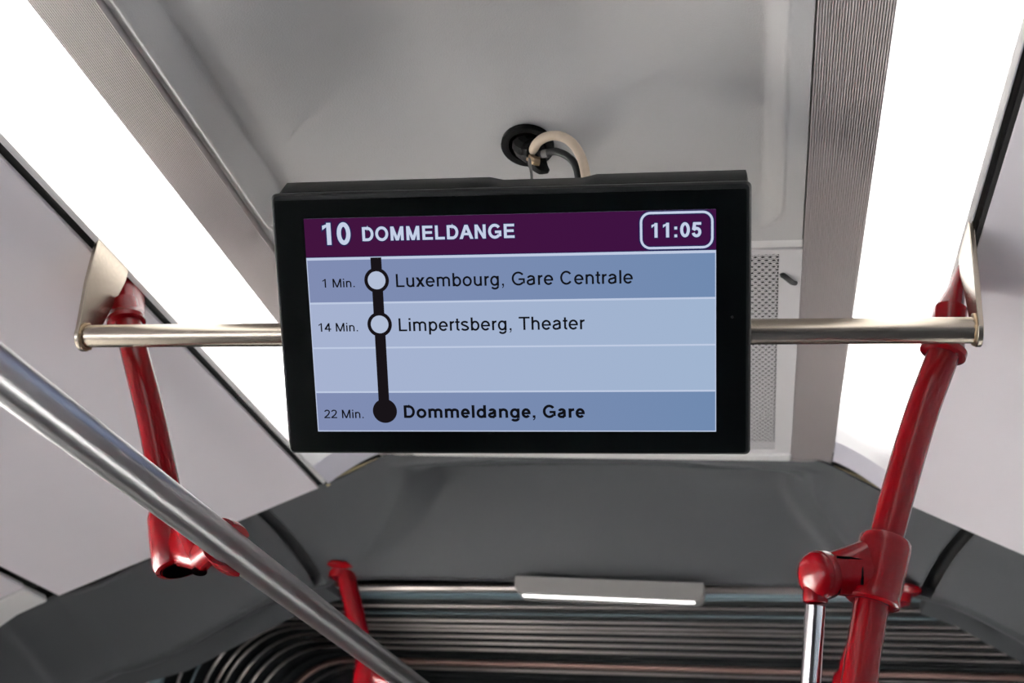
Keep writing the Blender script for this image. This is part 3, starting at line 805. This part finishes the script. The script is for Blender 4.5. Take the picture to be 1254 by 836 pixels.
hb_ = MB(); hb_.add(*lathe(V(-.634, 1.200, .3275), (.2, -.3, -1), [(0, .009), (.001, .009)], 20)); hb_.build('screw_hole', M['hole'], cl)
ck = MB()
ck.add(*[box(-.6655, -.6335, 1.2065, 1.2095, .368, .378)][0])
ck.build('cover_latch', M['red'], cl, bevel=.001)

# front right pole
pr_ = thing('grab_pole', 'red pole at right, carrying a clamp with a thin steel post', 'grab pole', V(.24, 1.25, .76), 'red poles holding rails')
pts = spline([V(.222, 1.25, .690), V(.212, 1.25, .640), V(.182, 1.25, .561), V(.156, 1.25, .482), V(.131, 1.25, .398), V(.115, 1.25, .335), V(.099, 1.25, .252), V(.088, 1.25, .17), V(.082, 1.25, -.1), V(.08, 1.25, -1.499)], 8)
link('tube', *tube(pts, .0182, 28), M['red'], pr_)
link('roof_socket', *socket([(.250, 1.290, .80, .006, .034), (.2455, 1.288, .765, .007, .032), (.232, 1.280, .725, .012, .026), (.220, 1.266, .690, .0175, .0225), (.211, 1.25, .640, .0215, .0225), (.2105, 1.25, .637, .0245, .0255), (.2080, 1.25, .630, .0245, .0255), (.2070, 1.25, .628, .0190, .0195)]), M['red'], pr_)
pc = V(.1245, 1.25, .371); axp2 = (V(.110, 1.25, .315) - V(.139, 1.25, .430)).normalized()
mb = MB()
mb.add(*lathe(pc - axp2 * .037, axp2, [(0, .0195), (0, .0245), (.003, .0270), (.010, .0280), (.060, .0275), (.066, .027), (.069, .0285), (.073, .0285), (.075, .0255), (.075, .0185)], 36))
kc = V(.0605, 1.232, .358)       # knuckle centre
hull(mb, circ(pc + Vector((-.004, -.004, .0215)), (1, .2, 0), .0150, 18) + circ(pc + Vector((-.002, -.004, -.012)), (1, .2, 0), .0215, 18) + circ(kc + Vector((.008, .004, .004)), (1, .2, 0), .0215, 18) + circ(kc + Vector((.030, .006, .013)), (1, .2, 0), .0200, 18))
cl2 = mb.build('clamp', M['red'], pr_, smooth=40)
kd = Vector((-.70, -.62, -.22)).normalized()
link('knuckle', *lathe(kc - kd * .017, kd, [(0, .020), (.003, .0245), (.010, .0262), (.018, .0262), (.0195, .0258), (.0198, .0252), (.0205, .0250)] + [(.0205 + .0125 * math.sin(q * math.pi / 20), max(.0001, .0250 * math.cos(q * math.pi / 20))) for q in range(1, 11)], 40), M['red'], cl2, smooth=60)
pd = V(.0575, 1.238, .325)
link('post_cup', *lathe(pd + Vector((0, 0, .022)), (-.03, .10, -1), [(0, .0135), (.012, .0135), (.0165, .0128), (.0175, .0112)], 28), M['red'], cl2)
ck = MB()
ck.add(*tube([V(.079, 1.2150, .3735), V(.092, 1.2185, .3740), V(.1055, 1.2230, .3735)], .0014, 6))
ck.add(*tube([V(.1055, 1.2230, .3735), V(.1048, 1.2215, .360), V(.1040, 1.2228, .347)], .0014, 6))
ck.build('cover_gap', M['hole'], cl2)

sp = thing('support_post', 'thin polished steel post hanging from the clamp on the right red pole', 'post', V(.052, 1.24, -.1))
link('tube', *tube([V(.0570, 1.240, .328), V(.0470, 1.275, .2), V(.0265, 1.345, -.04)], .0108, 24), M['post'], sp)

# far poles under the cowl edge
def far_pole(lab, P, foot, s, cz):
    e = thing('grab_pole', lab, 'grab pole', P[0], 'red poles holding rails')
    link('tube', *tube(spline(P, 6), .0205, 20), M['red'], e)
    link('foot_flange', *lathe(foot, (0, 0, -1), [(0, .022), (.001, .044), (.006, .045), (.010, .040), (.013, .026), (.03, .0225)], 24), M['red'], e)
    c = cz
    mb = MB(); mb.add(*lathe(c, (0, 0, -1), [(0, .021), (.002, .028), (.008, .031), (.09, .032), (.096, .028)], 24))
    hull(mb, circ(c + Vector((s * .01, 0, -.03)), (1, 0, 0), .024, 14) + circ(c + Vector((s * .10, -.02, -.055)), (1, 0, 0), .018, 14))
    mb.build('clamp', M['red'], e)
far_pole('dark red pole under the left end of the cowl, partly behind the long steel rail',
         [V(-.898, 2.345, .668), V(-.872, 2.345, .60), V(-.835, 2.345, .51), V(-.806, 2.345, .43), V(-.785, 2.345, .33), V(-.78, 2.345, -.2), V(-.78, 2.345, -1.499)], V(-.905, 2.345, .665), 1, V(-.805, 2.345, .462))
far_pole('dark red pole under the right cowl end, mostly hidden by the nearer pole',
         [V(.262, 2.345, .66), V(.222, 2.345, .61), V(.188, 2.345, .55), V(.166, 2.345, .49), V(.15, 2.345, .40), V(.145, 2.345, -.2), V(.145, 2.345, -1.499)], V(.268, 2.345, .66), -1, V(.160, 2.345, .462))

# long steel rail on the left
lr = thing('handrail', 'thick satin steel rail crossing the lower left corner in front of the red clamp', 'handrail', V(RX, 1.0, RZ))
link('tube', *tube([V(RX, -1.2, RZ), V(RX, .5, RZ), V(RX, 1.2, RZ), V(RX, 1.98, RZ)], .019, 40), M['rail'], lr)
link('end_cap', *lathe(V(RX, 1.98, RZ), (0, 1, 0), [(0, .019), (.008, .017), (.012, .010), (.013, .001)], 32), M['rail'], lr)

# ------------------------------------------------------------------ cables in the ceiling
def W(x, y, z): return V(x * .978, y * .978, z * .978)
ZC = .9070
gm = thing('cable_grommet', 'black oval rubber grommet in the ceiling above the display', 'grommet', W(-.296, 1.19, ZC))
HX, HY = -.3155 + .0195, 1.19
def gring(prof):
    return lathe(W(HX, HY, ZC), (0, -.24, -1), prof, 32, (1, 0, 0), 1.0, .95)
link('rim', *gring([(-.006, .0345), (.000, .0345), (.002, .033), (.0025, .029), (.001, .025), (-.001, .0245)]), M['deep'], gm)
link('opening', *gring([(-.0005, .026), (-.0003, .001)]), M['hole'], gm)
link('tape_wrap', *tube(spline([W(-.300, 1.19, .912), W(-.292, 1.182, .896), W(-.280, 1.174, .886)], 5), [.017] * 4 + [.016] * 4 + [.0145] * 3, 12), M['deep'], gm, smooth=20)
link('tape_end', *tube(spline([W(-.284, 1.184, .884), W(-.274, 1.190, .873), W(-.265, 1.193, .868)], 4), [.013, .013, .012, .011, .010, .009, .007, .005, .003], 7), M['deep'], gm, smooth=20)
link('foil_braid', *tube(spline([W(-.288, 1.176, .880), W(-.281, 1.176, .874), W(-.275, 1.178, .874)], 4), .006, 8), M['weld'], gm)
cc = thing('cable', 'cream cable sleeve looping from the ceiling grommet down behind the display', 'cable', W(-.282, 1.167, .884), 'cables above the display')
link('sleeve', *tube(spline([W(-.290, 1.180, .890), W(-.282, 1.167, .8857), W(-.274, 1.152, .8842), W(-.261, 1.139, .8822), W(-.2452, 1.1328, .8790), W(-.2287, 1.1301, .8685), W(-.2179, 1.1383, .8578), W(-.2110, 1.148, .8423), W(-.2085, 1.162, .820), W(-.211, 1.160, .775), W(-.214, 1.138, .748), W(-.2145, 1.122, .735)], 6), .0060, 16), M['cable'], cc)
kc_ = thing('cable', 'black cable curving from the ceiling grommet beneath the cream sleeve', 'cable', W(-.267, 1.172, .881), 'cables above the display')
link('sleeve', *tube(spline([W(-.279, 1.178, .884), W(-.2666, 1.172, .8814), W(-.2517, 1.1613, .8762), W(-.2341, 1.1551, .8630), W(-.2225, 1.1560, .8474), W(-.2190, 1.166, .825), W(-.2235, 1.166, .780), W(-.230, 1.140, .748), W(-.2315, 1.122, .735)], 6), .0048, 14), M['black'], kc_)
link('cut_sheath', *tube([W(-.2700, 1.1735, .8825), W(-.2620, 1.1695, .8800)], .0054, 14), M['lampgrey'], kc_)
wr = thing('cable', 'thin grey wire hanging straight down from the ceiling grommet', 'cable', W(-.287, 1.172, .88), 'cables above the display')
link('strand', *tube(spline([W(-.288, 1.175, .884), W(-.2855, 1.1705, .865), W(-.2790, 1.163, .835), W(-.276, 1.145, .780), W(-.276, 1.120, .745)], 5), [.0022] * 6 + [.0018] * 15, 8), M['lampgrey'], wr)
